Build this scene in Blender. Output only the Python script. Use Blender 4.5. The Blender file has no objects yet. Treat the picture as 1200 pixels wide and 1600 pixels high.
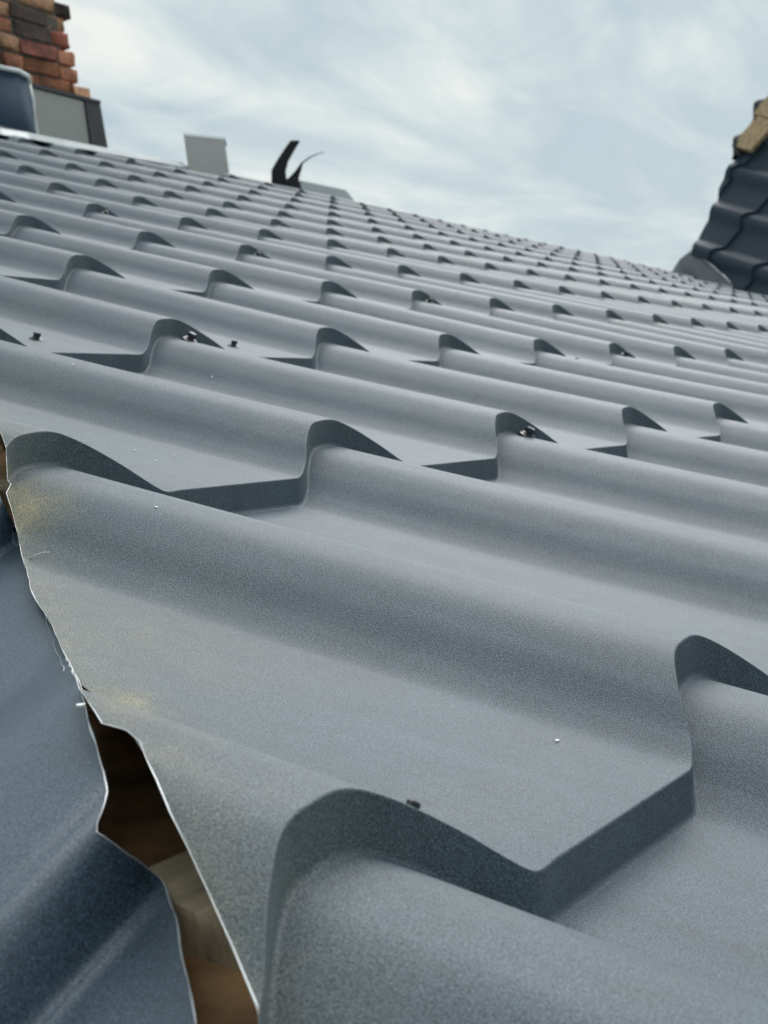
import bpy, bmesh, math, random
import numpy as np
from mathutils import Vector, Matrix
random.seed(7); rng = np.random.default_rng(7)
scene = bpy.context.scene
col = scene.collection
R_ = math.radians

# ---------------------------------------------------------------- camera
S = 1.08                       # real size: courses 350 mm, waves 270 mm
Z0 = 4.6                       # height of the roof origin above the ground
TH = R_(21.0)                  # pitch of the main slope
CT, ST = math.cos(TH), math.sin(TH)
cam_d = bpy.data.cameras.new('camera'); cam = bpy.data.objects.new('camera', cam_d); col.objects.link(cam)
cam_d.sensor_fit = 'VERTICAL'; cam_d.sensor_height = 36.0; cam_d.sensor_width = 27.0
cam_d.lens = 2404.0/1600*36.0
cr = Vector((0.50424, -0.85320, -0.13340)); cu = Vector((0.07732, -0.10925, 0.99100)); cf = Vector((0.86009, 0.51002, -0.01088))
m = Matrix((cr, cu, -cf)).transposed().to_4x4()
m.translation = Vector((-0.39390, -0.19272, 0.11057+Z0))
cam.matrix_world = m
cam_d.clip_start = 0.01; cam_d.clip_end = 3000
cam_d.dof.use_dof = True; cam_d.dof.focus_distance = 0.66; cam_d.dof.aperture_fstop = 33.0
scene.camera = cam

# ---------------------------------------------------------------- sky and sun
SUN_EL, SUN_AZ = R_(44), math.atan2(1.0, 0.10)      # azimuth measured from +Y towards +X
w = bpy.data.worlds.new('World'); scene.world = w; w.use_nodes = True
nt = w.node_tree; nt.nodes.clear()
def N(t, **k):
    n = nt.nodes.new(t)
    for a, b in k.items(): setattr(n, a, b)
    return n
out = N('ShaderNodeOutputWorld'); bg = N('ShaderNodeBackground')
sky = N('ShaderNodeTexSky'); sky.sky_type = 'NISHITA'; sky.sun_disc = False
sky.sun_elevation = SUN_EL; sky.sun_rotation = SUN_AZ; sky.dust_density = 2.0; sky.air_density = 1.0
tc = N('ShaderNodeTexCoord'); sep = N('ShaderNodeSeparateXYZ'); nt.links.new(tc.outputs['Generated'], sep.inputs[0])
def mth(op, a, b=None, c=None):
    n = N('ShaderNodeMath', operation=op)
    for i, x in enumerate((a, b, c)):
        if x is None: continue
        if isinstance(x, (int, float)): n.inputs[i].default_value = x
        else: nt.links.new(x, n.inputs[i])
    return n.outputs[0]
zz = mth('ADD', mth('MAXIMUM', sep.outputs['Z'], 0.0), 0.16)
px = mth('DIVIDE', sep.outputs['X'], zz); py = mth('DIVIDE', sep.outputs['Y'], zz)
cmb = N('ShaderNodeCombineXYZ'); nt.links.new(px, cmb.inputs[0]); nt.links.new(py, cmb.inputs[1])
mp = N('ShaderNodeMapping'); mp.inputs['Rotation'].default_value = (0, 0, R_(35)); mp.inputs['Scale'].default_value = (0.55, 1.25, 1)
nt.links.new(cmb.outputs[0], mp.inputs['Vector'])
n1 = N('ShaderNodeTexNoise'); n1.inputs['Scale'].default_value = 1.15; n1.inputs['Detail'].default_value = 7; n1.inputs['Roughness'].default_value = 0.55; n1.inputs['Distortion'].default_value = 0.6
nt.links.new(mp.outputs[0], n1.inputs['Vector'])
n2 = N('ShaderNodeTexNoise'); n2.inputs['Scale'].default_value = 3.3; n2.inputs['Detail'].default_value = 6; n2.inputs['Roughness'].default_value = 0.6; n2.inputs['Distortion'].default_value = 0.9
nt.links.new(mp.outputs[0], n2.inputs['Vector'])
mixv = mth('ADD', mth('MULTIPLY', n1.outputs['Fac'], 0.66), mth('MULTIPLY', n2.outputs['Fac'], 0.34))
ramp = N('ShaderNodeValToRGB'); nt.links.new(mixv, ramp.inputs[0])
e = ramp.color_ramp.elements
e[0].position = 0.425; e[0].color = (0.50, 0.61, 0.66, 1)
e[1].position = 0.585; e[1].color = (0.88, 0.905, 0.87, 1)
k = ramp.color_ramp.elements.new(0.50); k.color = (0.65, 0.74, 0.76, 1)
skys = N('ShaderNodeVectorMath', operation='SCALE'); nt.links.new(sky.outputs[0], skys.inputs[0]); skys.inputs['Scale'].default_value = 0.10
cov = N('ShaderNodeMapRange'); nt.links.new(mixv, cov.inputs['Value'])
cov.inputs['From Min'].default_value = 0.25; cov.inputs['From Max'].default_value = 0.50; cov.inputs['To Min'].default_value = 0.72; cov.inputs['To Max'].default_value = 0.97
mx = N('ShaderNodeMix', data_type='RGBA'); nt.links.new(cov.outputs[0], mx.inputs['Factor'])
nt.links.new(skys.outputs[0], mx.inputs['A']); nt.links.new(ramp.outputs[0], mx.inputs['B'])
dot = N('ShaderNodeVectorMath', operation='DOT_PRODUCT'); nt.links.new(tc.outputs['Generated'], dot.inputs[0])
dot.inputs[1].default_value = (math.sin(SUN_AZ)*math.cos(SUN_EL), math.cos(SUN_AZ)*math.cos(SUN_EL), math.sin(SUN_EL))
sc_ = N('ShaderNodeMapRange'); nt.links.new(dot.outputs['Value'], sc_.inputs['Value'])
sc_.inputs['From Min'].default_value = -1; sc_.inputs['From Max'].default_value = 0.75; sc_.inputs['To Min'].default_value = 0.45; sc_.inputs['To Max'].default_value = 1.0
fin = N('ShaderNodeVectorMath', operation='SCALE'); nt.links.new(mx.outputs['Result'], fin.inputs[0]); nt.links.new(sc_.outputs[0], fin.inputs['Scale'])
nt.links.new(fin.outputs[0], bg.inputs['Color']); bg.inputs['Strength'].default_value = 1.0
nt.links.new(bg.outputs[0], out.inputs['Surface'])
sd = bpy.data.lights.new('sun', 'SUN'); sun = bpy.data.objects.new('sun', sd); col.objects.link(sun)
sd.energy = 2.45; sd.angle = R_(42); sd.color = (1.0, 0.99, 0.975)
sdir = Vector((math.sin(SUN_AZ)*math.cos(SUN_EL), math.cos(SUN_AZ)*math.cos(SUN_EL), math.sin(SUN_EL)))
sun.rotation_euler = sdir.to_track_quat('Z', 'Y').to_euler(); sun.location = (0, 0, 12)
scene.view_settings.view_transform = 'Standard'; scene.view_settings.look = 'None'
scene.view_settings.exposure = 0.0; scene.view_settings.gamma = 1.0; scene.view_settings.use_curve_mapping = False

# ---------------------------------------------------------------- materials
def mat(name, color, rough=0.6, metal=0.0, spec=0.5, grain=None, blotch=0.0, bump=None, coat=0.0, stain=False, wood=None, streak=False):
    mt = bpy.data.materials.new(name); mt.use_nodes = True
    t = mt.node_tree; b = t.nodes['Principled BSDF']
    b.inputs['Roughness'].default_value = rough; b.inputs['Metallic'].default_value = metal
    b.inputs['Specular IOR Level'].default_value = spec; b.inputs['Coat Weight'].default_value = coat; b.inputs['Coat Roughness'].default_value = 0.35
    g = t.nodes.new('ShaderNodeNewGeometry')
    rgb = t.nodes.new('ShaderNodeRGB'); rgb.outputs[0].default_value = (*color, 1); cur = rgb.outputs[0]
    def noise(sc, det=2, ro=0.5, vec=None):
        n = t.nodes.new('ShaderNodeTexNoise'); n.inputs['Scale'].default_value = sc; n.inputs['Detail'].default_value = det; n.inputs['Roughness'].default_value = ro
        t.links.new(vec or g.outputs['Position'], n.inputs['Vector']); return n.outputs['Fac']
    def mul(cur, fac, lo, hi, a=0.3, bb=0.7):
        mr = t.nodes.new('ShaderNodeMapRange'); t.links.new(fac, mr.inputs['Value'])
        mr.inputs['From Min'].default_value = a; mr.inputs['From Max'].default_value = bb; mr.inputs['To Min'].default_value = lo; mr.inputs['To Max'].default_value = hi
        vm = t.nodes.new('ShaderNodeVectorMath'); vm.operation = 'SCALE'; t.links.new(cur, vm.inputs[0]); t.links.new(mr.outputs[0], vm.inputs['Scale']); return vm.outputs[0]
    def mixc(cur, c2, fac):
        x = t.nodes.new('ShaderNodeMix'); x.data_type = 'RGBA'; t.links.new(fac, x.inputs['Factor']); t.links.new(cur, x.inputs['A'])
        x.inputs['B'].default_value = (*c2, 1); return x.outputs['Result']
    if wood:
        m_ = t.nodes.new('ShaderNodeMapping'); m_.inputs['Scale'].default_value = wood; t.links.new(g.outputs['Position'], m_.inputs['Vector'])
        f = noise(1.0, 6, 0.6, m_.outputs[0]); cur = mul(cur, f, 0.55, 1.4)
        f3 = noise(60, 3); cur = mul(cur, f3, 0.75, 1.2)
    if blotch:
        f = noise(9, 5, 0.6); cur = mul(cur, f, 1-blotch, 1+blotch)
        f = noise(45, 4, 0.6); cur = mul(cur, f, 1-blotch*0.6, 1+blotch*0.6)
    if streak:                                   # dust and run-off marks drawn down the slope
        m_ = t.nodes.new('ShaderNodeMapping'); m_.inputs['Scale'].default_value = (38, 3.2, 3.2); t.links.new(g.outputs['Position'], m_.inputs['Vector'])
        f = noise(1.0, 5, 0.62, m_.outputs[0]); cur = mul(cur, f, 0.91, 1.09)
        m2 = t.nodes.new('ShaderNodeMapping'); m2.inputs['Scale'].default_value = (160, 14, 14); t.links.new(g.outputs['Position'], m2.inputs['Vector'])
        f = noise(1.0, 4, 0.6, m2.outputs[0]); cur = mul(cur, f, 0.95, 1.05)
        f = noise(6, 5, 0.7); mr = t.nodes.new('ShaderNodeMapRange'); t.links.new(f, mr.inputs['Value'])
        mr.inputs['From Min'].default_value = 0.50; mr.inputs['From Max'].default_value = 0.75; mr.inputs['To Min'].default_value = 0.0; mr.inputs['To Max'].default_value = 0.22
        cur = mixc(cur, (0.20, 0.195, 0.17), mr.outputs[0])
    if stain:
        a = t.nodes.new('ShaderNodeAttribute'); a.attribute_name = 'stain'
        f = noise(60, 4, 0.65); mm = t.nodes.new('ShaderNodeMath'); mm.operation = 'MULTIPLY'; t.links.new(a.outputs['Fac'], mm.inputs[0])
        mr = t.nodes.new('ShaderNodeMapRange'); t.links.new(f, mr.inputs['Value']); mr.inputs['From Min'].default_value = 0.3; mr.inputs['From Max'].default_value = 0.65; mr.inputs['To Min'].default_value = 0.25
        t.links.new(mr.outputs[0], mm.inputs[1]); cur = mixc(cur, (0.48, 0.40, 0.20), mm.outputs[0])
    if grain:
        sc, am = grain
        f = noise(sc, 2, 0.6); cur = mul(cur, f, 1-am, 1+am, 0.32, 0.68)
        f = noise(sc*1.45, 1, 0.5); cur = mul(cur, f, 1.0, 2.1, 0.60, 0.74)     # glinting sparkle of the coating, painted in as bright flecks
    t.links.new(cur, b.inputs['Base Color'])
    if bump:
        sc, st, di = bump
        bn = t.nodes.new('ShaderNodeBump'); bn.inputs['Strength'].default_value = st; bn.inputs['Distance'].default_value = di
        t.links.new(noise(sc, 3, 0.6), bn.inputs['Height']); t.links.new(bn.outputs[0], b.inputs['Normal'])
    return mt
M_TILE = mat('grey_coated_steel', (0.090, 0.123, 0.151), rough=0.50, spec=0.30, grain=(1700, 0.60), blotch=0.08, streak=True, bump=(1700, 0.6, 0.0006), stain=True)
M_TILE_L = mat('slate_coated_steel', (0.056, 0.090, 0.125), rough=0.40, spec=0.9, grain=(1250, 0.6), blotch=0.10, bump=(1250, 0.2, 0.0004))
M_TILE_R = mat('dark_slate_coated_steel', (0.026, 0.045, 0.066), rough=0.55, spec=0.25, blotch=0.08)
M_EDGE = mat('bare_cut_zinc', (0.82, 0.83, 0.84), rough=0.35, metal=0.6)
M_FLAKE = mat('white_paint_flake', (0.85, 0.86, 0.86), rough=0.5)
M_SCREW = mat('black_screw_steel', (0.03, 0.033, 0.038), rough=0.28, spec=0.7)
M_WASH = mat('grey_washer', (0.22, 0.24, 0.26), rough=0.3, metal=0.8)
M_WOOD = mat('brown_timber', (0.60, 0.35, 0.17), rough=0.8, wood=(25, 25, 160), bump=(220, 0.3, 0.001))
M_WOODL = mat('pale_timber', (0.78, 0.62, 0.42), rough=0.85, wood=(8, 190, 60), bump=(420, 0.35, 0.001))
M_BOARD = mat('tan_boards', (0.50, 0.36, 0.20), rough=0.8, wood=(8, 60, 60))
M_FELT = mat('black_underlay', (0.018, 0.017, 0.016), rough=0.9)
M_BRICK = [mat('orange_brick', (0.42, 0.17, 0.095), rough=0.9, blotch=0.5, bump=(70, 0.8, 0.01)),
           mat('pale_orange_brick', (0.50, 0.27, 0.16), rough=0.9, blotch=0.5, bump=(70, 0.8, 0.01)),
           mat('red_brick', (0.30, 0.09, 0.06), rough=0.9, blotch=0.5, bump=(70, 0.8, 0.01)),
           mat('sooty_brick', (0.085, 0.055, 0.045), rough=0.9, blotch=0.45, bump=(70, 0.8, 0.01))]
M_MORTAR = mat('dark_mortar', (0.15, 0.13, 0.11), rough=0.95, blotch=0.3, bump=(120, 0.8, 0.01))
M_PANEL = mat('grey_flashing', (0.30, 0.31, 0.30), rough=0.33, metal=0.55, blotch=0.05)
M_NAVY = mat('navy_sheet', (0.045, 0.080, 0.125), rough=0.85, spec=0.3)
M_DARK = mat('charcoal_sheet', (0.028, 0.032, 0.042), rough=0.5)
M_BRIGHT = mat('sky_white_aluminium', (0.88, 0.91, 0.93), rough=0.35)  # near-white base paints in the sky reflected by the metal strip
M_PALE = mat('pale_zinc', (0.42, 0.47, 0.50), rough=0.4, metal=0.3)
M_RUBBER = mat('black_rubber', (0.008, 0.010, 0.013), rough=0.6)
M_PLASTER = mat('render_wall', (0.55, 0.52, 0.46), rough=0.9, blotch=0.1)
M_GRASS = mat('ground_grass', (0.06, 0.085, 0.035), rough=0.95, blotch=0.35)
M_FLASHR = mat('valley_flashing', (0.095, 0.108, 0.126), rough=0.5, spec=0.5, blotch=0.06)

# ---------------------------------------------------------------- helpers
def obj(name, verts, faces, material, parent=None, smooth=False):
    me = bpy.data.meshes.new(name); me.from_pydata([tuple(v) for v in verts], [], faces); me.update()
    me.materials.append(material)
    if smooth: me.polygons.foreach_set('use_smooth', [True]*len(me.polygons))
    o = bpy.data.objects.new(name, me); col.objects.link(o)
    if parent is not None: o.parent = parent
    return o
def bm_obj(name, bm, material, parent=None, smooth=False):
    me = bpy.data.meshes.new(name); bm.to_mesh(me); bm.free(); me.materials.append(material)
    if smooth: me.polygons.foreach_set('use_smooth', [True]*len(me.polygons))
    o = bpy.data.objects.new(name, me); col.objects.link(o)
    if parent is not None: o.parent = parent
    return o
def tag(o, label=None, cat=None, group=None, kind=None):
    if label: o['label'] = label
    if cat: o['category'] = cat
    if group: o['group'] = group
    if kind: o['kind'] = kind
    return o
def empty(name, loc=(0, 0, 0)):
    o = bpy.data.objects.new(name, None); o.empty_display_size = 0.2; o.location = loc; col.objects.link(o); return o
def tube(name, pts, r, material, parent=None, k=6, taper=None):
    pts = [Vector(p) for p in pts]; V = []; F = []; n = len(pts)
    for i, p in enumerate(pts):
        d = (pts[min(i+1, n-1)]-pts[max(i-1, 0)]).normalized()
        a = d.cross(Vector((0, 0, 1)))
        if a.length < 1e-3: a = d.cross(Vector((1, 0, 0)))
        a.normalize(); b = d.cross(a); rr = r if taper is None else r*taper(i/(n-1))
        for q in range(k):
            t = 2*math.pi*q/k; V.append(p+a*(rr*math.cos(t))+b*(rr*math.sin(t)))
    for i in range(n-1):
        for q in range(k): F.append((i*k+q, i*k+(q+1) % k, (i+1)*k+(q+1) % k, (i+1)*k+q))
    F.append(tuple(range(k))[::-1]); F.append(tuple(range((n-1)*k, n*k)))
    return obj(name, V, F, material, parent, True)
def slab(name, top, drop, material, parent=None):
    """closed solid: polygon 'top' extruded by vector 'drop'"""
    n = len(top); V = [Vector(p) for p in top]+[Vector(p)+Vector(drop) for p in top]
    F = [tuple(range(n)), tuple(range(2*n-1, n-1, -1))]+[(i, n+i, n+(i+1) % n, (i+1) % n) for i in range(n)]
    o = obj(name, V, F, material, parent)
    bm = bmesh.new(); bm.from_mesh(o.data); bmesh.ops.recalc_face_normals(bm, faces=bm.faces); bm.to_mesh(o.data); bm.free()
    return o

# ---------------------------------------------------------------- the stamped tile profile
P = .25; L = .3240707; RZ = .0154830; KU = .2940846; KV = 1.3182140; KR = .2459429
SK = np.array([0, .42, .48, .54, .60, .66, .72, .78, .86, .932, .948, 1.0])
HK = np.array([0, 0, .00487, .01475, .02203, .02404, .02377, .01952, .01079, .0015, .0001, 0])
_d = np.diff(HK)/np.diff(SK); _m = np.zeros(12); _m[1:-1] = (_d[:-1]+_d[1:])/2; _m[1] = 0
def herm(x, X, Y, Mm):
    k = np.clip(np.searchsorted(X, x, side='right')-1, 0, len(X)-2); dx = X[k+1]-X[k]; t = (x-X[k])/dx
    return (2*t**3-3*t**2+1)*Y[k]+(t**3-2*t**2+t)*dx*Mm[k]+(-2*t**3+3*t**2)*Y[k+1]+(t**3-t**2)*dx*Mm[k+1]
def prof(s): return herm(np.mod(s, 1.0), SK, HK, _m)
ZJ = np.array([-8, 0, 1, 2, 3, 4, 5, 7, 9, 12, 14.]); ZV = np.array([0, 0, 0, .0055, .0195, .0329, .0476, .0796, .1252, .2010, .2520])
_zd = np.diff(ZV)/np.diff(ZJ); _zm = np.r_[0, (_zd[:-1]+_zd[1:])/2, _zd[-1]]; _zm[1] = 0
def sag(u, v):                                   # the old rafters sag: the slope is not a perfect plane
    z = herm(np.clip(v/L, -8, 14), ZJ, ZV, _zm)
    r = np.clip(u-4.7, 0, None); r = r*r/(r+1.0)
    return z+.00077*(np.clip(u, -1, 9)-1.5)**2-.0041*np.clip(v, 0, 9)*(u-1.5)-.0125*r*np.clip(v, 0, 9)/3.9
LC = L-KR*RZ; LEN = math.hypot(LC, RZ)
def rows(n1, n2, rb=.0022, rt=.0009):
    """cross-section of one course: (dv, dn, tangent v, tangent n) from the foot of the riser to the foot of the next"""
    dc = np.array([LC, -RZ])/LEN; dr = np.array([KR*RZ, RZ]); rl = np.linalg.norm(dr); dr /= rl
    b = np.array([-KR*RZ, -RZ]); out = []
    def bez(A, B, C):
        for t in np.linspace(0, 1, n1):
            p = (1-t)**2*A+2*t*(1-t)*B+t*t*C; d = 2*(1-t)*(B-A)+2*t*(C-B); d /= np.linalg.norm(d); out.append((*p, *d))
    bez(b-dc*rb, b, b+dr*rb); bez(-dr*rt, np.zeros(2), dc*rt)
    for t in np.linspace(0, 1, n2+1)[1:]:
        p = dc*(rt+t*(LEN-rb-rt)); out.append((*p, *dc))
    return np.array(out)
ROWS_HI, ROWS_MID, ROWS_LO = rows(6, 16), rows(4, 5), rows(2, 2)
S_HI = np.unique(np.r_[np.linspace(0, .40, 9), np.linspace(.40, .80, 29), np.linspace(.80, .92, 6), np.linspace(.925, .955, 7), np.linspace(.96, 1, 3)])
S_MID = np.unique(np.r_[np.linspace(0, .40, 3), np.linspace(.40, .80, 13), np.linspace(.80, 1, 5)])
S_LO = np.array([0, .4, .47, .53, .6, .68, .76, .86, 1.0])

class Slope:
    def __init__(self, emb, sagf, s_of=None, flip=False, smin=None, vcut=None, v0=0.0, pf=None, ku=None):
        self.pf = pf or prof; self.sheet = None; self.off = (0.0, 0.0); self.ku = KU if ku is None else ku
        self.emb, self.sagf, self.flip, self.smin, self.vcut, self.v0 = emb, sagf, flip, smin, vcut, v0
    def F(self, s, dv, dn, j):
        h = self.pf(s); u = s*P+self.ku*h; v = self.v0+j*L+KV*h+dv+self.off[0]
        return self.emb(u, v, self.sagf(u, v)+h+dn+self.off[1])
    def tile(self, i, j, sarr, rw):
        self.off = self.sheet(i) if self.sheet else (0.0, 0.0)
        """points, normals, faces, edge run of tile (i, j), cut where the seam crosses it"""
        nr, ns = len(rw), len(sarr)
        s = np.broadcast_to(i+sarr, (nr, ns)).copy(); dv = np.broadcast_to(rw[:, :1], (nr, ns)).copy(); dn = np.broadcast_to(rw[:, 1:2], (nr, ns)).copy()
        cut = False
        if self.smin is not None:
            vn = j+np.clip(rw[:, 0], 0, None)/L; sm = self.smin(vn)
            if (sm > i).any():
                cut = True; s = np.maximum(s, np.clip(sm, i, i+1)[:, None])
        if self.vcut is not None:
            h = self.pf(s); lim = self.vcut(s*P+self.ku*h)-(self.v0+j*L+KV*h)
            if (lim < rw[-1, 0]).any():
                cut = True; over = dv > lim
                dv = np.where(over, lim, dv); dn = np.where(over, np.where(lim > 0, -RZ*lim/LC, -RZ), dn)
        p = self.F(s, dv, dn, j); ep = 2e-4
        ds = self.F(s+ep, dv, dn, j)-self.F(s-ep, dv, dn, j)
        tv, tn = rw[:, 2:3], rw[:, 3:4]
        dt = self.F(s, dv+ep*tv, dn+ep*tn, j)-self.F(s, dv-ep*tv, dn-ep*tn, j)
        nm = np.cross(ds, dt); nm /= np.linalg.norm(nm, axis=-1, keepdims=True)+1e-12
        if self.flip: nm = -nm
        q = p.reshape(-1, 3); F = []
        for r in range(nr-1):
            for c in range(ns-1):
                a, b, d, e_ = r*ns+c, r*ns+c+1, (r+1)*ns+c+1, (r+1)*ns+c
                ar = np.linalg.norm(np.cross(q[d]-q[a], q[e_]-q[b])) if cut else 1.0
                if ar > 1e-9: F.append((a, b, d, e_) if not self.flip else (a, e_, d, b))
        return q, nm.reshape(-1, 3), F, s, cut

def tile_mesh(name, parts, material, parent, stain=None):
    V = np.concatenate([p[0] for p in parts]); NN = np.concatenate([p[1] for p in parts]); F = []; o = 0
    for p in parts:
        F += [tuple(a+o for a in f) for f in p[2]]; o += len(p[0])
    used = np.zeros(len(V), bool); used[np.array([a for f in F for a in f])] = True
    idx = np.cumsum(used)-1; V = V[used]; NN = NN[used]; F = [tuple(int(idx[a]) for a in f) for f in F]
    me = bpy.data.meshes.new(name)
    org = V.mean(0)
    me.from_pydata((V-org).tolist(), [], F)
    me.polygons.foreach_set('use_smooth', [True]*len(me.polygons))
    me.normals_split_custom_set_from_vertices([tuple(x) for x in NN])
    me.materials.append(material)
    if stain is not None:
        at = me.attributes.new('stain', 'FLOAT', 'POINT'); at.data.foreach_set('value', stain(V).astype(np.float32))
    ob = bpy.data.objects.new(name, me); ob.location = org; col.objects.link(ob); ob.parent = parent
    return ob

# ---------------------------------------------------------------- setting: ground
g = obj('ground', [(-1500, -1500, 0), (1500, -1500, 0), (1500, 1500, 0), (-1500, 1500, 0)], [(0, 1, 2, 3)], M_GRASS)
tag(g, kind='structure')

# ---------------------------------------------------------------- the house and its roof
def embM(u, v, n): return np.stack([u*S+0*v, (v*CT-n*ST)*S, (v*ST+n*CT)*S+Z0], -1)
HS, HO = 1.07, -.55                              # the hip: s = HS * course + HO
jit = lambda x: .004*np.sin(x*13.0)+.002*np.sin(x*37.0+1.0)+.0008*np.sin(x*131.0)
def smin_main(vn): return HS*vn+HO+jit(vn)+np.interp(vn, [-.5, 0, .04, .13, .155, .178, .192, .80, .915, .957, .98, 1.02], [.0, .021, .028, .035, .036, .024, 0, .006, .02, .045, .05, .053])
slM = Slope(embM, sag, smin=smin_main)
_so = np.random.default_rng(3).normal(0, .0016, 40)
def sheet_offset(i):
    k = (i-3)//4
    return (0.0, 0.0) if k <= 0 else (float(_so[k % 40]), .0009*(k % 2))
slM.sheet = sheet_offset
HK_ = HS*P/L                                     # du/dv of the hip on the main slope
T2 = math.atan(math.tan(TH)/(HK_/CT)); C2, S2 = math.cos(T2), math.sin(T2); X2 = HO*P
Y0L, S0L = .0585, .42
SKL = np.array([0, .395, .418, .431, .438, .447, .475, .53, .60, .68, .78, .88, .95, 1.0]); HKL = np.array([0, 0, .0007, .0034, .0105, .0172, .0216, .0236, .0240, .0222, .0145, .0055, .0008, 0])
_dl = np.diff(HKL)/np.diff(SKL); _ml = np.zeros(14); _ml[1:-1] = (_dl[:-1]+_dl[1:])/2; _ml[1] = 0
def profL(s): return herm(np.mod(s, 1.0), SKL, HKL, _ml)
def embL(u, v, n):                               # u runs along +Y here, v up the slope (+X)
    y = u-.42*P+Y0L
    return np.stack([(X2+v*C2-n*S2)*S, (y+0*v)*S, (v*S2+n*C2)*S+Z0], -1)
yk = np.array([-9, .0191, .0257, .0329, .0406, .0483, .0541, .0591, .0608, .0620, .0627, .0636, .0648, .0662, .0670, .0679, .0693, .0714, .0762, .0835, .0949, .1025, .1148, .1529, .2004, .2243, .2525, .2904, .3079, 9])
ek = np.array([-9*.9642-.006, .0074, .0153, .0243, .0328, .0424, .0486, .0542, .0548, .0536, .0519, .0503, .0491, .0480, .0491, .0531, .0570, .0615, .0677, .0750, .0874, .0953, .1083, .1443, .1894, .2136, .2429, .2800, .2955, 9*.9642-.006])
def vcutL(u):
    y = u-.42*P+Y0L
    return np.interp(y, yk, ek)+.0003*np.sin(y*310)
slL = Slope(embL, lambda u, v: 0*u, flip=True, vcut=vcutL, v0=-.028, pf=profL, ku=0.0)

roof = tag(empty('house', (0, 0, Z0)), 'house roofed in slate grey metal tiles with an open cut seam along its hip', 'house')
def rel(o): o.parent = roof; o.matrix_parent_inverse = Matrix.Translation((0, 0, -Z0)); return o

# decks under the sheets
VT, VB, UR = 12.35*L, -2.6, 11.2
def deck_main():
    V = []; F = []; nu, nv = 26, 26
    for b in range(nv+1):
        v = VB+(VT-VB)*b/nv; ul = HK_*v+X2+.02
        for a in range(nu+1):
            u = ul+(UR-ul)*a/nu; V.append(embM(np.array(u), np.array(v), sag(np.array(u), np.array(v))-.075))
    for b in range(nv):
        for a in range(nu):
            q = b*(nu+1)+a; F.append((q, q+1, q+nu+2, q+nu+1))
    return obj('roof_slope', V, F, M_FELT)
dM = rel(deck_main())
def wm(u, v, n): return Vector(embM(np.array(float(u)), np.array(float(v)), np.array(float(n))))
def wl(y, ee, n): return Vector(embL(np.array(float(y)+.42*P-Y0L), np.array(float(ee)), np.array(float(n))))
apex_v = VT; apex_y = VT*CT
ea = (HK_*VT)/C2
eb = HK_*VB/C2
dL = rel(slab('roof_slope', [wl(VB*CT, eb, -.075), wl(2*apex_y-VB*CT, eb, -.075), wl(apex_y, ea-.02, -.075)], (0, 0, -.03), M_FELT))
ap = wm(HK_*VT+X2, VT, .03); rr_ = wm(UR, VT, -.25)
yb = (2*apex_y-VB*CT)*S
dB = rel(slab('roof_slope', [ap, rr_, Vector((UR*S, yb, Z0+VB*ST*S)), Vector(((X2+eb*C2)*S, yb, Z0+VB*ST*S))], (0, 0, -.03), M_DARK))

# tiles of the main slope
fpx = 2404.0*0.64
def project(q):
    d = q-np.array(cam.matrix_world.translation); z = d@np.array(cf)
    return np.stack([384+fpx*(d@np.array(cr))/z, 512-fpx*(d@np.array(cu))/z], -1), z
def area_in_view(q):
    xy, z = project(q)
    if (z < .05).all(): return 0
    xy = xy[z > .05]; x0, y0 = xy.min(0); x1, y1 = xy.max(0)
    return max(0, min(x1, 768)-max(x0, 0))*max(0, min(y1, 1024)-max(y0, 0))
st_pts = [(embM(np.array(.125), np.array(.335), np.array(.004)), .030, 1.0), (embM(np.array(.10), np.array(.318), np.array(.002)), .022, .9),
          (embM(np.array(.00), np.array(.150), np.array(.002)), .016, .75), (embM(np.array(-.02), np.array(.128), np.array(.004)), .02, .4), (embM(np.array(.05), np.array(.20), np.array(.0)), .06, .16)]
def stain_main(V):
    s = np.zeros(len(V))
    for c, r, a in st_pts: s = np.maximum(s, a*np.exp(-((V-c)**2).sum(1)/(r*r)))
    u = V[:, 0]/S; v = V[:, 1]/S/CT
    dist = np.clip(u-(HK_*v+X2), 0, None)
    return np.clip(np.maximum(s, .22*np.exp(-dist/.03)*(v > -.1)*(v < .6)), 0, 1)
cand = []
for j in range(-7, 12):
    for i in range(-3, 45):
        if smin_main(np.array([j+1.0]))[0] >= i+1 and smin_main(np.array([float(j)]))[0] >= i+1: continue
        q = slM.tile(i, j, S_LO, ROWS_LO)[0]; cand.append((area_in_view(q), i, j))
cand.sort(key=lambda c: -c[0])
edge_pts = []
rest = []
for n_, (ar, i, j) in enumerate(cand):
    if ar > 8 and n_ < 300:
        res = (S_HI, ROWS_HI) if ar > 2600 else (S_MID, ROWS_MID)
        if abs(j) <= 1 and i <= 2: res = (np.unique(np.r_[S_HI, (S_HI[1:]+S_HI[:-1])/2]), rows(8, 30))
        t = slM.tile(i, j, *res)
        if t[2]: tile_mesh('tile', [t], M_TILE, dM, stain_main)
    else: rest.append(slM.tile(i, j, S_LO, ROWS_LO))
tag(tile_mesh('tile_field', rest, M_TILE, dM), kind='stuff')
slM.off = (0.0, 0.0)
# bright cut edge of the main sheets along the hip
pts = []
for j in (-1, 0, 1):
    rw = rows(5, 46)
    for r in rw:
        vn = j+max(0, r[0])/L
        if -0.7 < vn < 1.5:
            s_ = smin_main(np.array([vn])); pts.append(Vector(slM.F(s_, np.array([r[0]]), np.array([r[1]]), j)[0])+Vector((-.0002, 0, .0001)))
tube('cut_edge', pts, .00025, M_EDGE, dM, 5, taper=lambda t: .25+.8*abs(math.sin(t*31)*math.sin(t*83+1)*1.2+.35*math.sin(t*190)))

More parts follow.
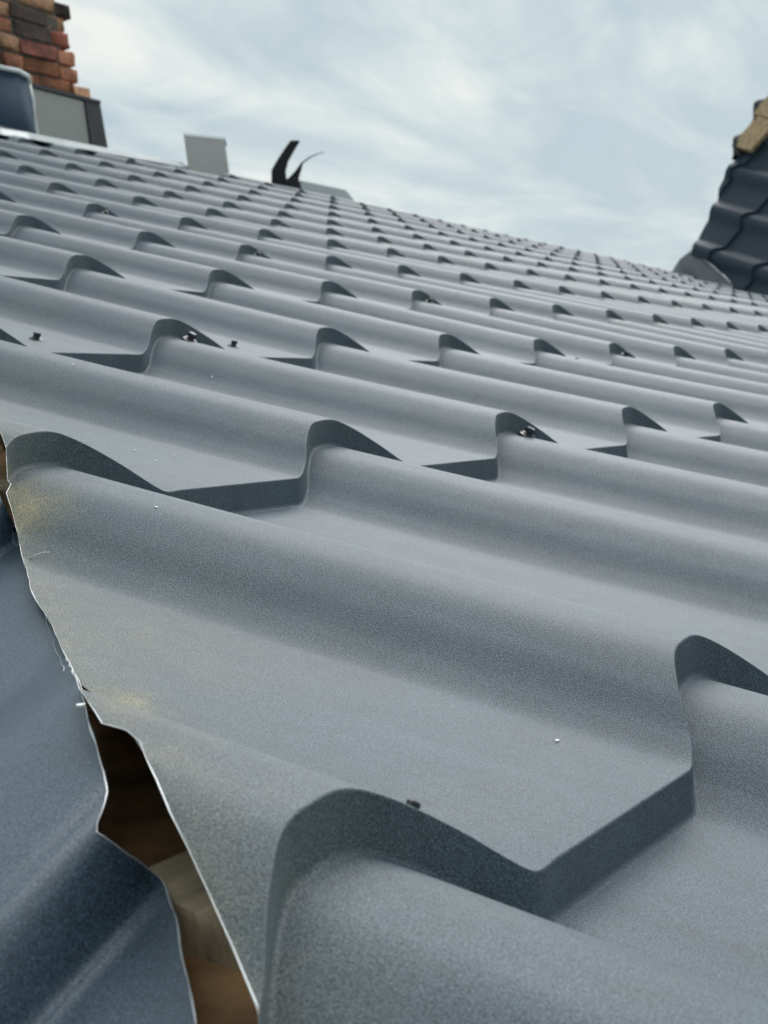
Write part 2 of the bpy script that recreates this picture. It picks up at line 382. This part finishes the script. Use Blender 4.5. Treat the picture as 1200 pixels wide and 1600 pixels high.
# tiles of the hip-end slope on the left
candL = []
for j in range(-6, 13):
    for i in range(-12, 40):
        lo = slL.vcut(np.array([i*P, (i+1)*P])).max()
        hb = ((2*apex_y-(i*P-.42*P+Y0L)))*HK_/CT/C2*CT
        if slL.v0+j*L > lo or slL.v0+j*L > ea or slL.v0+j*L > hb+.1 or (i*P-.42*P+Y0L) < VB*CT or (i*P) > 2*apex_y-VB*CT: continue
        q = slL.tile(i, j, S_LO, ROWS_LO)[0]; candL.append((area_in_view(q), i, j))
candL.sort(key=lambda c: -c[0]); restL = []
for n_, (ar, i, j) in enumerate(candL):
    if ar > 8 and n_ < 60 and i < 4:
        t = slL.tile(i, j, np.unique(np.r_[S_HI, (S_HI[1:]+S_HI[:-1])/2, np.linspace(.39, .50, 67), (S0L+(yk[1:-1]-Y0L)/P-i)[((S0L+(yk[1:-1]-Y0L)/P-i) > 0) & ((S0L+(yk[1:-1]-Y0L)/P-i) < 1)]]), rows(8, 30))
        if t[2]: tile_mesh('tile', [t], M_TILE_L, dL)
    else:
        t = slL.tile(i, j, S_LO, ROWS_LO)
        if t[2]: restL.append(t)
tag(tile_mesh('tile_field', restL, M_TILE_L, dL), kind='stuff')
def left_edge(y0, y1, n, off=0.0, lift=0.0):
    r = []
    for s_ in np.linspace(S0L+(y0-Y0L)/P, S0L+(y1-Y0L)/P, n):
        h = profL(np.array([s_])); u = s_*P+0*h
        d = vcutL(u)-off-slL.v0-KV*h; j = math.floor(d[0]/L); d = d-j*L
        r.append(Vector(slL.F(np.array([s_]), d, -RZ*d/LC+lift, j)[0]))
    return r
tube('cut_edge', left_edge(-.10, .31, 420, lift=.0001), .00046, M_EDGE, dL, 5, taper=lambda t: .3+.65*abs(math.sin(t*29+1)*math.sin(t*77)*1.2+.4*math.sin(t*170)))
tube('scratch', left_edge(.152, .255, 60, off=.0030, lift=.0002), .00018, M_EDGE, dL, 4, taper=lambda t: .25+.8*abs(math.sin(t*11)))

# timber under the seam
def beam(name, a, b, wdt, hgt, material, parent, side, upv, rough=0.0):
    a, b, side, upv = Vector(a), Vector(b), Vector(side).normalized(), Vector(upv).normalized(); bm = bmesh.new(); n = 24; ring = []
    for i in range(n+1):
        c = a.lerp(b, i/n); rg = []
        for q, (sx, sz) in enumerate(((-1, 0), (1, 0), (1, -1), (-1, -1))):
            jx = rng.normal(0, rough) if rough else 0
            rg.append(bm.verts.new(c+side*(sx*wdt/2+jx)+upv*(sz*hgt+(rng.normal(0, rough) if rough else 0))))
        ring.append(rg)
    for i in range(n):
        for q in range(4): bm.faces.new((ring[i][q], ring[i][(q+1) % 4], ring[i+1][(q+1) % 4], ring[i+1][q]))
    bm.faces.new(ring[0]); bm.faces.new(ring[-1][::-1]); bmesh.ops.recalc_face_normals(bm, faces=bm.faces)
    return bm_obj(name, bm, material, parent)
hipd = (wm(HK_*1+X2, 1, 0)-wm(X2, 0, 0)).normalized()
hs = hipd.cross(Vector((0, 0, 1))).normalized()
rel(beam('hip_rafter', wm(HK_*-2.4+X2, -2.4, 0)+Vector((0, 0, -.020)), wm(HK_*4+X2, 4, 0)+Vector((0, 0, -.020)), .036, .16, M_WOOD, None, hs, (0, 0, 1)))
for j in range(-3, 4):
    v = j*L+.050; u0 = HK_*v+X2+.008
    rel(beam('batten', wm(u0, v, -.0065), wm(u0+2.2, v, -.0065+float(sag(np.array(1.5), np.array(v)))*.9), .050, .036, M_WOODL, None, (0, CT, ST), (0, -ST, CT), .0007))
for j in range(-3, 3):
    ee = slL.v0+j*L+.03; y1 = ee/.947+.022
    rel(beam('batten', wl(y1, ee, -.022), wl(y1+1.6, ee, -.022), .05, .036, M_WOOD, None, (C2, 0, S2), (-S2, 0, C2), .0005))
tube('wood_splinter', [wm(-.0925, .0435, -.018), wm(-.0920, .0400, -.0165), wm(-.0915, .0360, -.017), wm(-.0900, .0330, -.020)], .0011, M_WOODL, dM, 5, taper=lambda t: 1.1-.9*t)

# screws
def screw_mesh():
    bm = bmesh.new()
    def lathe(prof_, k, hexa=False):
        rings = []
        for r, z in prof_:
            rings.append([bm.verts.new((r*math.cos(2*math.pi*q/k), r*math.sin(2*math.pi*q/k), z)) for q in range(k)])
        for a, b in zip(rings[:-1], rings[1:]):
            for q in range(k): bm.faces.new((a[q], a[(q+1) % k], b[(q+1) % k], b[q]))
        bm.faces.new(rings[-1]); return
    lathe([(.0085, -.002), (.0085, .0006), (.0078, .0014), (.0056, .0022)], 14)
    lathe([(.0058, .0020), (.0058, .0030), (.0042, .0036)], 14)
    lathe([(.0044, .0034), (.0044, .0076), (.0036, .0084)], 6)
    me = bpy.data.meshes.new('screw'); bm.to_mesh(me); bm.free(); me.materials.append(M_SCREW); return me
SCREW = screw_mesh()
def add_screw(p, nrm, spin, sc=1.0):
    o = bpy.data.objects.new('screw', SCREW); col.objects.link(o); o.parent = dM
    o.location = p; o.rotation_euler = (Vector(nrm).to_track_quat('Z', 'Y') @ Matrix.Rotation(spin, 3, 'Z').to_quaternion()).to_euler(); o.scale = (sc,)*3
def surf_pt(s, j, t):
    a = np.array([s]); dv = t*LC; dn = -RZ*t
    f = lambda s_, d_, n_: slM.F(np.array([s_]), np.array([d_]), np.array([n_]), j)[0]
    p = f(s, dv, dn); ds = f(s+1e-3, dv, dn)-f(s-1e-3, dv, dn); dt = f(s, dv+1e-3, dn)-f(s, dv-1e-3, dn); n = np.cross(ds, dt); n /= np.linalg.norm(n)
    return Vector(p), Vector(n)
for j in range(0, 11):                            # sheet side laps: one screw under each fourth crest
    for i in range(3, 36, 4):
        if i < smin_main(np.array([j+.1]))[0]+1: continue
        p, n = surf_pt(i-.285, j-1, .958); add_screw(p, (n+Vector((.0, -.5, .3))).normalized(), rng.uniform(0, 3), .95)
for s, j, t in ((2.17, 2, .165), (3.21, 2, .16), (6.06, 2, .04), (10.1, 7, .08), (14.2, 6, .1), (19.1, 5, .1)):
    p, n = surf_pt(s, j, t); add_screw(p, n, rng.uniform(0, 3), .75)
p, n = surf_pt(-.165, 0, .030); add_screw(p+Vector((0, 0, -.002)), n, .4, .5)

# flakes and shavings lying on the tiles
FL = []
for k in range(3):
    bm = bmesh.new(); r = [bm.verts.new((math.cos(a)*.0008*f_, math.sin(a)*.0006*f_, 0)) for a, f_ in zip(np.linspace(0, 2*math.pi, 7)[:-1], rng.uniform(.6, 1.2, 6))]
    g_ = bmesh.ops.extrude_face_region(bm, geom=[bm.faces.new(r)]); bmesh.ops.translate(bm, vec=(0, 0, .0004), verts=[x for x in g_['geom'] if isinstance(x, bmesh.types.BMVert)])
    bmesh.ops.recalc_face_normals(bm, faces=bm.faces); me = bpy.data.meshes.new('paint_flake'); bm.to_mesh(me); bm.free(); me.materials.append(M_FLAKE); FL.append(me)
spots = [(.37, 0, .13, 1.0), (.93, -1, .93, 1.0), (1.18, 0, .30, .8), (2.18, 1, .42, 1.2), (1.25, 1, .26, 1), (1.2, 1, .18, .9), (1.3, 1, .20, .9), (1.15, 1, .33, .7), (1.62, 1, .6, .9), (2.72, 1, .72, 1.6), (2.5, 1, .8, .9), (.62, 0, .75, .8), (3.2, 2, .3, 1), (2.3, 0, .5, 1.0), (3.35, 1, .20, 1.1), (3.2, 1, .25, 1.2), (1.5, -1, .7, .9), (.3, -1, .55, .8), (2.4, 2, .12, 1.1)]
for k, (s, j, t, sc) in enumerate(spots):
    p, n = surf_pt(s, j, t); o = bpy.data.objects.new('paint_flake', FL[k % 3]); col.objects.link(o); o.location = p; o.scale = (sc*1.6,)*3
    o.rotation_euler = (n.to_track_quat('Z', 'Y') @ Matrix.Rotation(rng.uniform(0, 6), 3, 'Z').to_quaternion()).to_euler()
    tag(o, 'tiny white paint flake lying on the grey metal tiles', 'flake', 'white flakes scattered on the roof')

def on_tile(s_, t_, up_=.0): 
    p, n = surf_pt(s_, 0, t_); return p+n*up_
cv = [on_tile(.445, .912, .0003), on_tile(.452, .905, .0012), on_tile(.462, .897, .0015), on_tile(.470, .888, .0006)]
tag(tube('metal_shaving', cv, .00028, M_EDGE, None, 5, taper=lambda t: 1.1-.8*t), 'thin curled metal shaving on the cut edge just below the ochre stain', 'shaving')
p, n = surf_pt(-.318, 0, .232); o = bpy.data.objects.new('paint_flake', FL[1].copy()); col.objects.link(o); o.location = p; o.scale = (2.2, 1.5, 1.6)
o.rotation_euler = n.to_track_quat('Z', 'Y').to_euler(); tag(o, 'largest white flake, on the cut edge at the top of the dark opening', 'flake')

# ---------------------------------------------------------------- walls below the roof
xw0, xw1, yw0, yw1 = (X2+eb*C2)*S+.35, UR*S-.2, VB*CT*S+.35, yb-.35
wz = Z0+VB*ST*S-.02
for a, b in (((xw0, yw0), (xw1, yw0)), ((xw1, yw0), (xw1, yw1)), ((xw1, yw1), (xw0, yw1)), ((xw0, yw1), (xw0, yw0))):
    d = Vector((b[0]-a[0], b[1]-a[1], 0)).normalized(); nrm = Vector((d.y, -d.x, 0))*-.25
    rel(slab('wall', [(a[0], a[1], wz), (b[0], b[1], wz), (b[0]+nrm.x, b[1]+nrm.y, wz), (a[0]+nrm.x, a[1]+nrm.y, wz)], (0, 0, -wz), M_PLASTER))

# ---------------------------------------------------------------- brick chimney behind the ridge
def W(x, y, z): return Vector((x, y, z+Z0))
CX, CY = 4.70, 3.97                               # right front corner of the stack
ch = tag(empty('chimney', W(CX-.6, CY+.3, 1.0)), 'weathered orange brick chimney with sooty courses and grey flashing at its foot', 'chimney')
def chp(o): o.parent = ch; o.matrix_parent_inverse = Matrix.Translation(-Vector(ch.location)); return o
def brick_mesh(l, d, h):
    bm = bmesh.new(); bmesh.ops.create_cube(bm, size=1)
    for v in bm.verts: v.co = Vector((v.co.x*l, v.co.y*d, v.co.z*h))
    bmesh.ops.bevel(bm, geom=bm.edges[:], offset=.005, segments=2, affect='EDGES', profile=.6)
    for v in bm.verts: v.co += Vector(rng.normal(0, .0030, 3))
    me = bpy.data.meshes.new('brick'); bm.to_mesh(me); bm.free()
    me.polygons.foreach_set('use_smooth', [True]*len(me.polygons)); return me
BL, BD, BH, JT = .205, .098, .055, .014
BM = {}
for kind_ in range(4):
    for hd in (0, 1):
        for var in range(2):
            me = brick_mesh(BD if hd else BL, BL if hd else BD, BH); me.materials.append(M_BRICK[kind_]); BM[kind_, hd, var] = me
off = [0, 0, 0, 0, -.025, -.080, -.085, -.105, -.115, -.060, -.135, -.14]
tone = [[1, 0], [0, 1], [0, 1, 1], [1, 1, 0], [1, 1, 0], [0, 1, 0], [0, 1, 2], [3, 3, 0], [3, 3, 1], [3, 3, 1], [0, 1, 3], [0, 1, 3]]
zc = 1.64; DEP = .62; WID = 1.15
for c in range(12):
    z = zc+c*(BH+JT)+BH/2; xr = CX+off[c]
    def put(x, y, hd, rot=0.0):
        kd = random.choice(tone[c])
        if c == 7 and x > xr-.11: kd = 2
        if c == 8 and x > xr-.11: kd = 1
        if c == 9 and x > xr-.11: kd = 3
        o = bpy.data.objects.new('brick', BM[kd, hd, random.randrange(2)]); col.objects.link(o)
        o.location = W(x, y, z+rng.normal(0, .002)); o.rotation_euler = (rng.normal(0, .008), rng.normal(0, .008), rot+rng.normal(0, .012)); chp(o)
    x = xr; k = c % 2
    while x > CX-WID:                              # front face, stretchers and headers
        hd = (k % 2 == 1) if c % 2 else (k % 3 == 0); ln = BD if hd else BL
        put(x-ln/2, CY+(BL if hd else BD)/2+rng.normal(0, .004), int(hd)); x -= ln+JT; k += 1
    y = CY+BD+JT+ (.1 if c % 2 else .0)
    while y < CY+DEP-.1:
        put(xr-BD/2, y+BL/2, 0, math.pi/2); y += BL+JT
    x = xr-.02
    while x > CX-WID:
        put(x-BL/2, CY+DEP-BD/2, 0); x -= BL+JT
for a_, b_ in ((0, 4), (4, 12)):                    # mortar core, set back behind the brick faces
    o_ = off[a_] if a_ == 0 else -.145
    x0, x1, y0, y1 = CX-WID, CX+o_-.010, CY+.007, CY+DEP-.007
    z0 = (zc-1.2 if a_ == 0 else zc+a_*(BH+JT)-.004); z1 = zc+b_*(BH+JT)-(JT if a_ == 0 else .004)
    chp(slab('mortar_core', [W(x0, y0, z1), W(x1, y0, z1), W(x1, y1, z1), W(x0, y1, z1)], (0, 0, z0-z1), M_MORTAR))
zf = 1.905                                         # top of the grey apron flashing
ff = lambda x, z: W(x, CY-.018, z)
chp(slab('flashing_apron', [ff(CX-.46, zf+.006), ff(CX-.085, zf-.004), ff(CX-.085, 1.5), ff(CX-.46, 1.5)], (0, .014, 0), M_PANEL))
chp(slab('corner_flashing', [W(CX-.083, CY-.024, zf+.012), W(CX+.012, CY-.024, zf+.0), W(CX+.035, CY-.024, 1.5), W(CX-.078, CY-.024, 1.5)], (0, .02, 0), M_DARK))
chp(slab('flashing_bead', [ff(CX-.47, zf+.022)+Vector((0, -.01, 0)), ff(CX+.012, zf+.012)+Vector((0, -.01, 0)), ff(CX+.012, zf-.002)+Vector((0, -.01, 0)), ff(CX-.47, zf+.006)+Vector((0, -.01, 0))], (0, .012, 0), M_DARK))

# navy sheet bent round in front of the chimney, with its bright folded rim
V = []; F = []; prof_n = [(3.72, 4.02), (4.00, 3.93), (4.10, 3.912), (4.17, 3.892), (4.235, 3.905), (4.272, 3.935), (4.28, 4.0), (4.27, 4.2)]
tz = [1.95, 1.945, 1.938, 1.932, 1.925, 1.915, 1.905, 1.90]
for (x, y), z in zip(prof_n, tz): V += [W(x, y, z), W(x, y, 1.55)]
for i in range(len(prof_n)-1): F.append((2*i, 2*i+1, 2*i+3, 2*i+2))
nv_ = tag(empty('bent_sheet', W(4.1, 3.95, 1.5)), 'navy blue bent metal sheet with bright folded rim beside the chimney foot', 'metal sheet')
def nvp(o): o.parent = nv_; o.matrix_parent_inverse = Matrix.Translation(-Vector(nv_.location)); return o
o = nvp(obj('sheet', V, F, M_NAVY, None, True)); md = o.modifiers.new('thick', 'SOLIDIFY'); md.thickness = .004
nvp(tube('folded_rim', [W(x, y-.004, z+.004) for (x, y), z in zip(prof_n, tz)], .010, M_BRIGHT, None, 8))
nvp(tube('side_rim', [W(4.276, 3.935, 1.915), W(4.281, 3.932, 1.85), W(4.279, 3.935, 1.79), W(4.284, 3.938, 1.73), W(4.280, 3.94, 1.60)], .008, M_BRIGHT, None, 8))

# bright aluminium strip along the ridge
sp = []
for u_, r_ in ((2.75, 10.15), (2.923, 10.11), (3.10, 10.18), (3.29, 10.40), (3.47, 10.45), (3.66, 10.55), (3.92, 10.70), (4.12, 10.85), (4.3, 10.95)):
    v_ = r_*L; q_ = wm(u_, v_, float(sag(np.array(u_), np.array(v_)))+.036); sp.append((q_.x, q_.y, q_.z-Z0))
V = []; F = []
for x, y, z in sp: V += [W(x, y, z), W(x+.004, y-.004, z-.022), W(x+.03, y+.14, z+.05), W(x+.03, y+.14, z+.03)]
for i in range(len(sp)-1):
    a_ = 4*i; F += [(a_, a_+1, a_+5, a_+4), (a_, a_+4, a_+6, a_+2), (a_+2, a_+6, a_+7, a_+3), (a_+1, a_+3, a_+7, a_+5)]
F += [(0, 2, 3, 1), (4*len(sp)-4, 4*len(sp)-3, 4*len(sp)-1, 4*len(sp)-2)]
tag(obj('flashing_strip', V, F, M_BRIGHT, None, False), 'long bright aluminium flashing strip lying along the top course below the chimney', 'strip')

# small grey box flashing on the ridge
bx = tag(empty('vent_box', W(4.87, 3.6, 1.5)), 'small upright grey metal box standing on the roof ridge', 'vent box')
def bxp(o): o.parent = bx; o.matrix_parent_inverse = Matrix.Translation(-Vector(bx.location)); return o
A, B = W(4.657, 3.498, 1.656), W(5.095, 3.608, 1.724)
A, B = A+Vector((0, 0, .0)), B
dwn = Vector((0, 0, -.30))
bxp(slab('front_sheet', [A, B, B+dwn, A+dwn], (.10, .065, 0), M_PANEL))
bxp(slab('top_rim', [A+Vector((-.008, -.004, .010)), B+Vector((.008, -.002, .010)), B+Vector((.008, -.002, -.001)), A+Vector((-.008, -.004, -.001))], (.10, .065, 0), M_BRIGHT))

# torn rubber strip standing up on the ridge
rb = tag(empty('rubber_strip', W(5.72, 3.74, 1.5)), 'torn black rubber strip sticking up from the ridge with a thin curled tail', 'rubber strip')
def rbp(o): o.parent = rb; o.matrix_parent_inverse = Matrix.Translation(-Vector(rb.location)); return o
lat = Vector((.504, -.853, -.133))
def ribbon(name, pts, wd, th, material):
    V = []; F = []; fw = Vector((.86, .51, 0))
    for p, w_ in zip(pts, wd):
        p = W(*p)
        V += [p-lat*w_, p+lat*w_, p+lat*w_+fw*th, p-lat*w_+fw*th]
    for i in range(len(pts)-1):
        for q in range(4): F.append((4*i+q, 4*i+(q+1) % 4, 4*i+4+(q+1) % 4, 4*i+4+q))
    n = len(pts); F += [(3, 2, 1, 0), (4*n-4, 4*n-3, 4*n-2, 4*n-1)]
    return obj(name, V, F, material)
rbp(ribbon('upright', [(5.705, 3.755, 1.55), (5.702, 3.750, 1.64), (5.703, 3.745, 1.692), (5.716, 3.724, 1.735), (5.738, 3.690, 1.785), (5.754, 3.664, 1.820)], [.036, .036, .033, .026, .023, .021], .03, M_RUBBER))
rbp(ribbon('tail', [(5.745, 3.70, 1.56), (5.762, 3.72, 1.640), (5.778, 3.71, 1.660), (5.792, 3.69, 1.690), (5.806, 3.675, 1.722), (5.830, 3.639, 1.746), (5.848, 3.61, 1.756), (5.866, 3.583, 1.759)], [.045, .036, .022, .012, .005, .0035, .003, .0025], .012, M_RUBBER))
pl_ = slab('ridge_plate', [W(6.028, 3.834, 1.697), W(6.695, 3.981, 1.751), W(6.806, 4.005, 1.719), W(6.82, 4.00, 1.60), W(6.05, 3.85, 1.55)], (-.02, .06, .0), M_PALE)
tag(pl_, 'thin pale grey metal plate lying on the ridge behind the rubber strip', 'metal plate')

# ---------------------------------------------------------------- steep neighbouring roof on the right
ui = Vector((0.4513, -0.6139, 0.6476)).normalized(); vd = Vector((-0.4575, -0.7823, -0.4227)); vd = (vd-ui*vd.dot(ui)).normalized(); nR = vd.cross(ui)   # along a course, down the slope, outward
OR = Vector((9.237, 2.863, 1.375+Z0)); QR = 1.155*S
UI, VU, NR = np.array(ui), -np.array(vd), np.array(nR)
SR = .66                                          # wave phase: a crest stands at the origin
def embR(u, v, n):
    return np.array(OR)+QR*(np.multiply.outer(u-SR*P-KU*.024, UI)+np.multiply.outer(v-KV*.024, VU)+np.multiply.outer(n-.024, NR))
def vcutR(u):
    x = (u-SR*P-KU*.024)*QR
    return np.interp(x, [-.5, -.06, .122, .243, .372, .493, .658, .779, .817, 1.065, 4], [.10, .14, .24, .277, .327, .409, .448, .49, .443, .46, .47])/QR+KV*.024
sminR = lambda vn: np.interp(vn, [-1.3, -.84, -.447, .17, .44], [.20, .175, .368, .49, .496])
slR = Slope(embR, lambda u, v: 0*u, vcut=vcutR, smin=sminR)
def wr(x, y, n): return OR+ui*x+(-vd)*y+nR*n
nb = tag(empty('neighbouring_house', wr(.6, -.6, -.3)), 'house top with steep dark slate tiles and bare tan boards along the cut edge', 'house')
def nbp(o): o.parent = nb; o.matrix_parent_inverse = Matrix.Translation(-Vector(nb.location)); return o
dR = nbp(slab('roof_deck', [wr(-.02, -.95, -.075), wr(2.9, -.95, -.075), wr(2.9, .66, -.075), wr(1.25, .56, -.075), wr(.80, .43, -.075), wr(.50, .35, -.075), wr(.146, .20, -.075), wr(.0, .12, -.075)], -nR*.12, M_DARK))
for j in range(-3, 2):
    for i in range(-1, 8):
        t = slR.tile(i, j, S_MID, ROWS_MID)
        if t[2]:
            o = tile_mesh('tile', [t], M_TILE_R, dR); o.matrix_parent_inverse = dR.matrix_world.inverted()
            o.matrix_parent_inverse = Matrix.Translation(-Vector(nb.location)).inverted() @ Matrix.Translation(-Vector(nb.location))
def board(a, b, y0, y1, n0):
    nbp(slab('board', [wr(a, y0, n0), wr(b, y0, n0), wr(b, y1, n0), wr(a, y1, n0)], -nR*.03, M_BOARD))
board(.785, 1.055, .36, .545, .014); board(1.06, 1.62, .36, .60, .018); board(1.625, 2.9, .36, .66, .014)
# the sheets of its far side show as a wavy dark rim above the boards
V = []; F = []; n_ = 60
for k in range(n_+1):
    x = .74+2.1*k/n_; h = prof(np.array((x+.02)/.312)); y = np.interp(x, [.74, .88, 1.02, 1.14, 1.3, 3.0], [.46, .535, .555, .595, .61, .68])
    hh = float(h)*1.9
    V += [wr(x, y-.03, -.03), wr(x, y+.012+hh*.6, .0+hh), wr(x, y+.10, -.08), wr(x, y-.03, -.10)]
for k in range(n_):
    for q in range(4): F.append((4*k+q, 4*k+(q+1) % 4, 4*k+4+(q+1) % 4, 4*k+4+q))
nbp(obj('far_sheet_rim', V, F, M_DARK, None, True))
# flashing between the two roofs
fl = [(9.79, 3.307, 1.381), (9.66, 3.209, 1.42), (9.388, 3.032, 1.427), (9.211, 2.906, 1.336), (9.115, 2.811, 1.267), (8.871, 2.627, 1.095), (8.93, 2.85, 1.02), (9.5, 3.25, 1.15)]
V = [W(*p) for p in fl]; n_ = len(V)
tag(slab('valley_flashing', V, (0, 0, -.004), M_FLASHR), 'grey metal valley flashing where the steep dark roof meets the long slope', 'flashing')
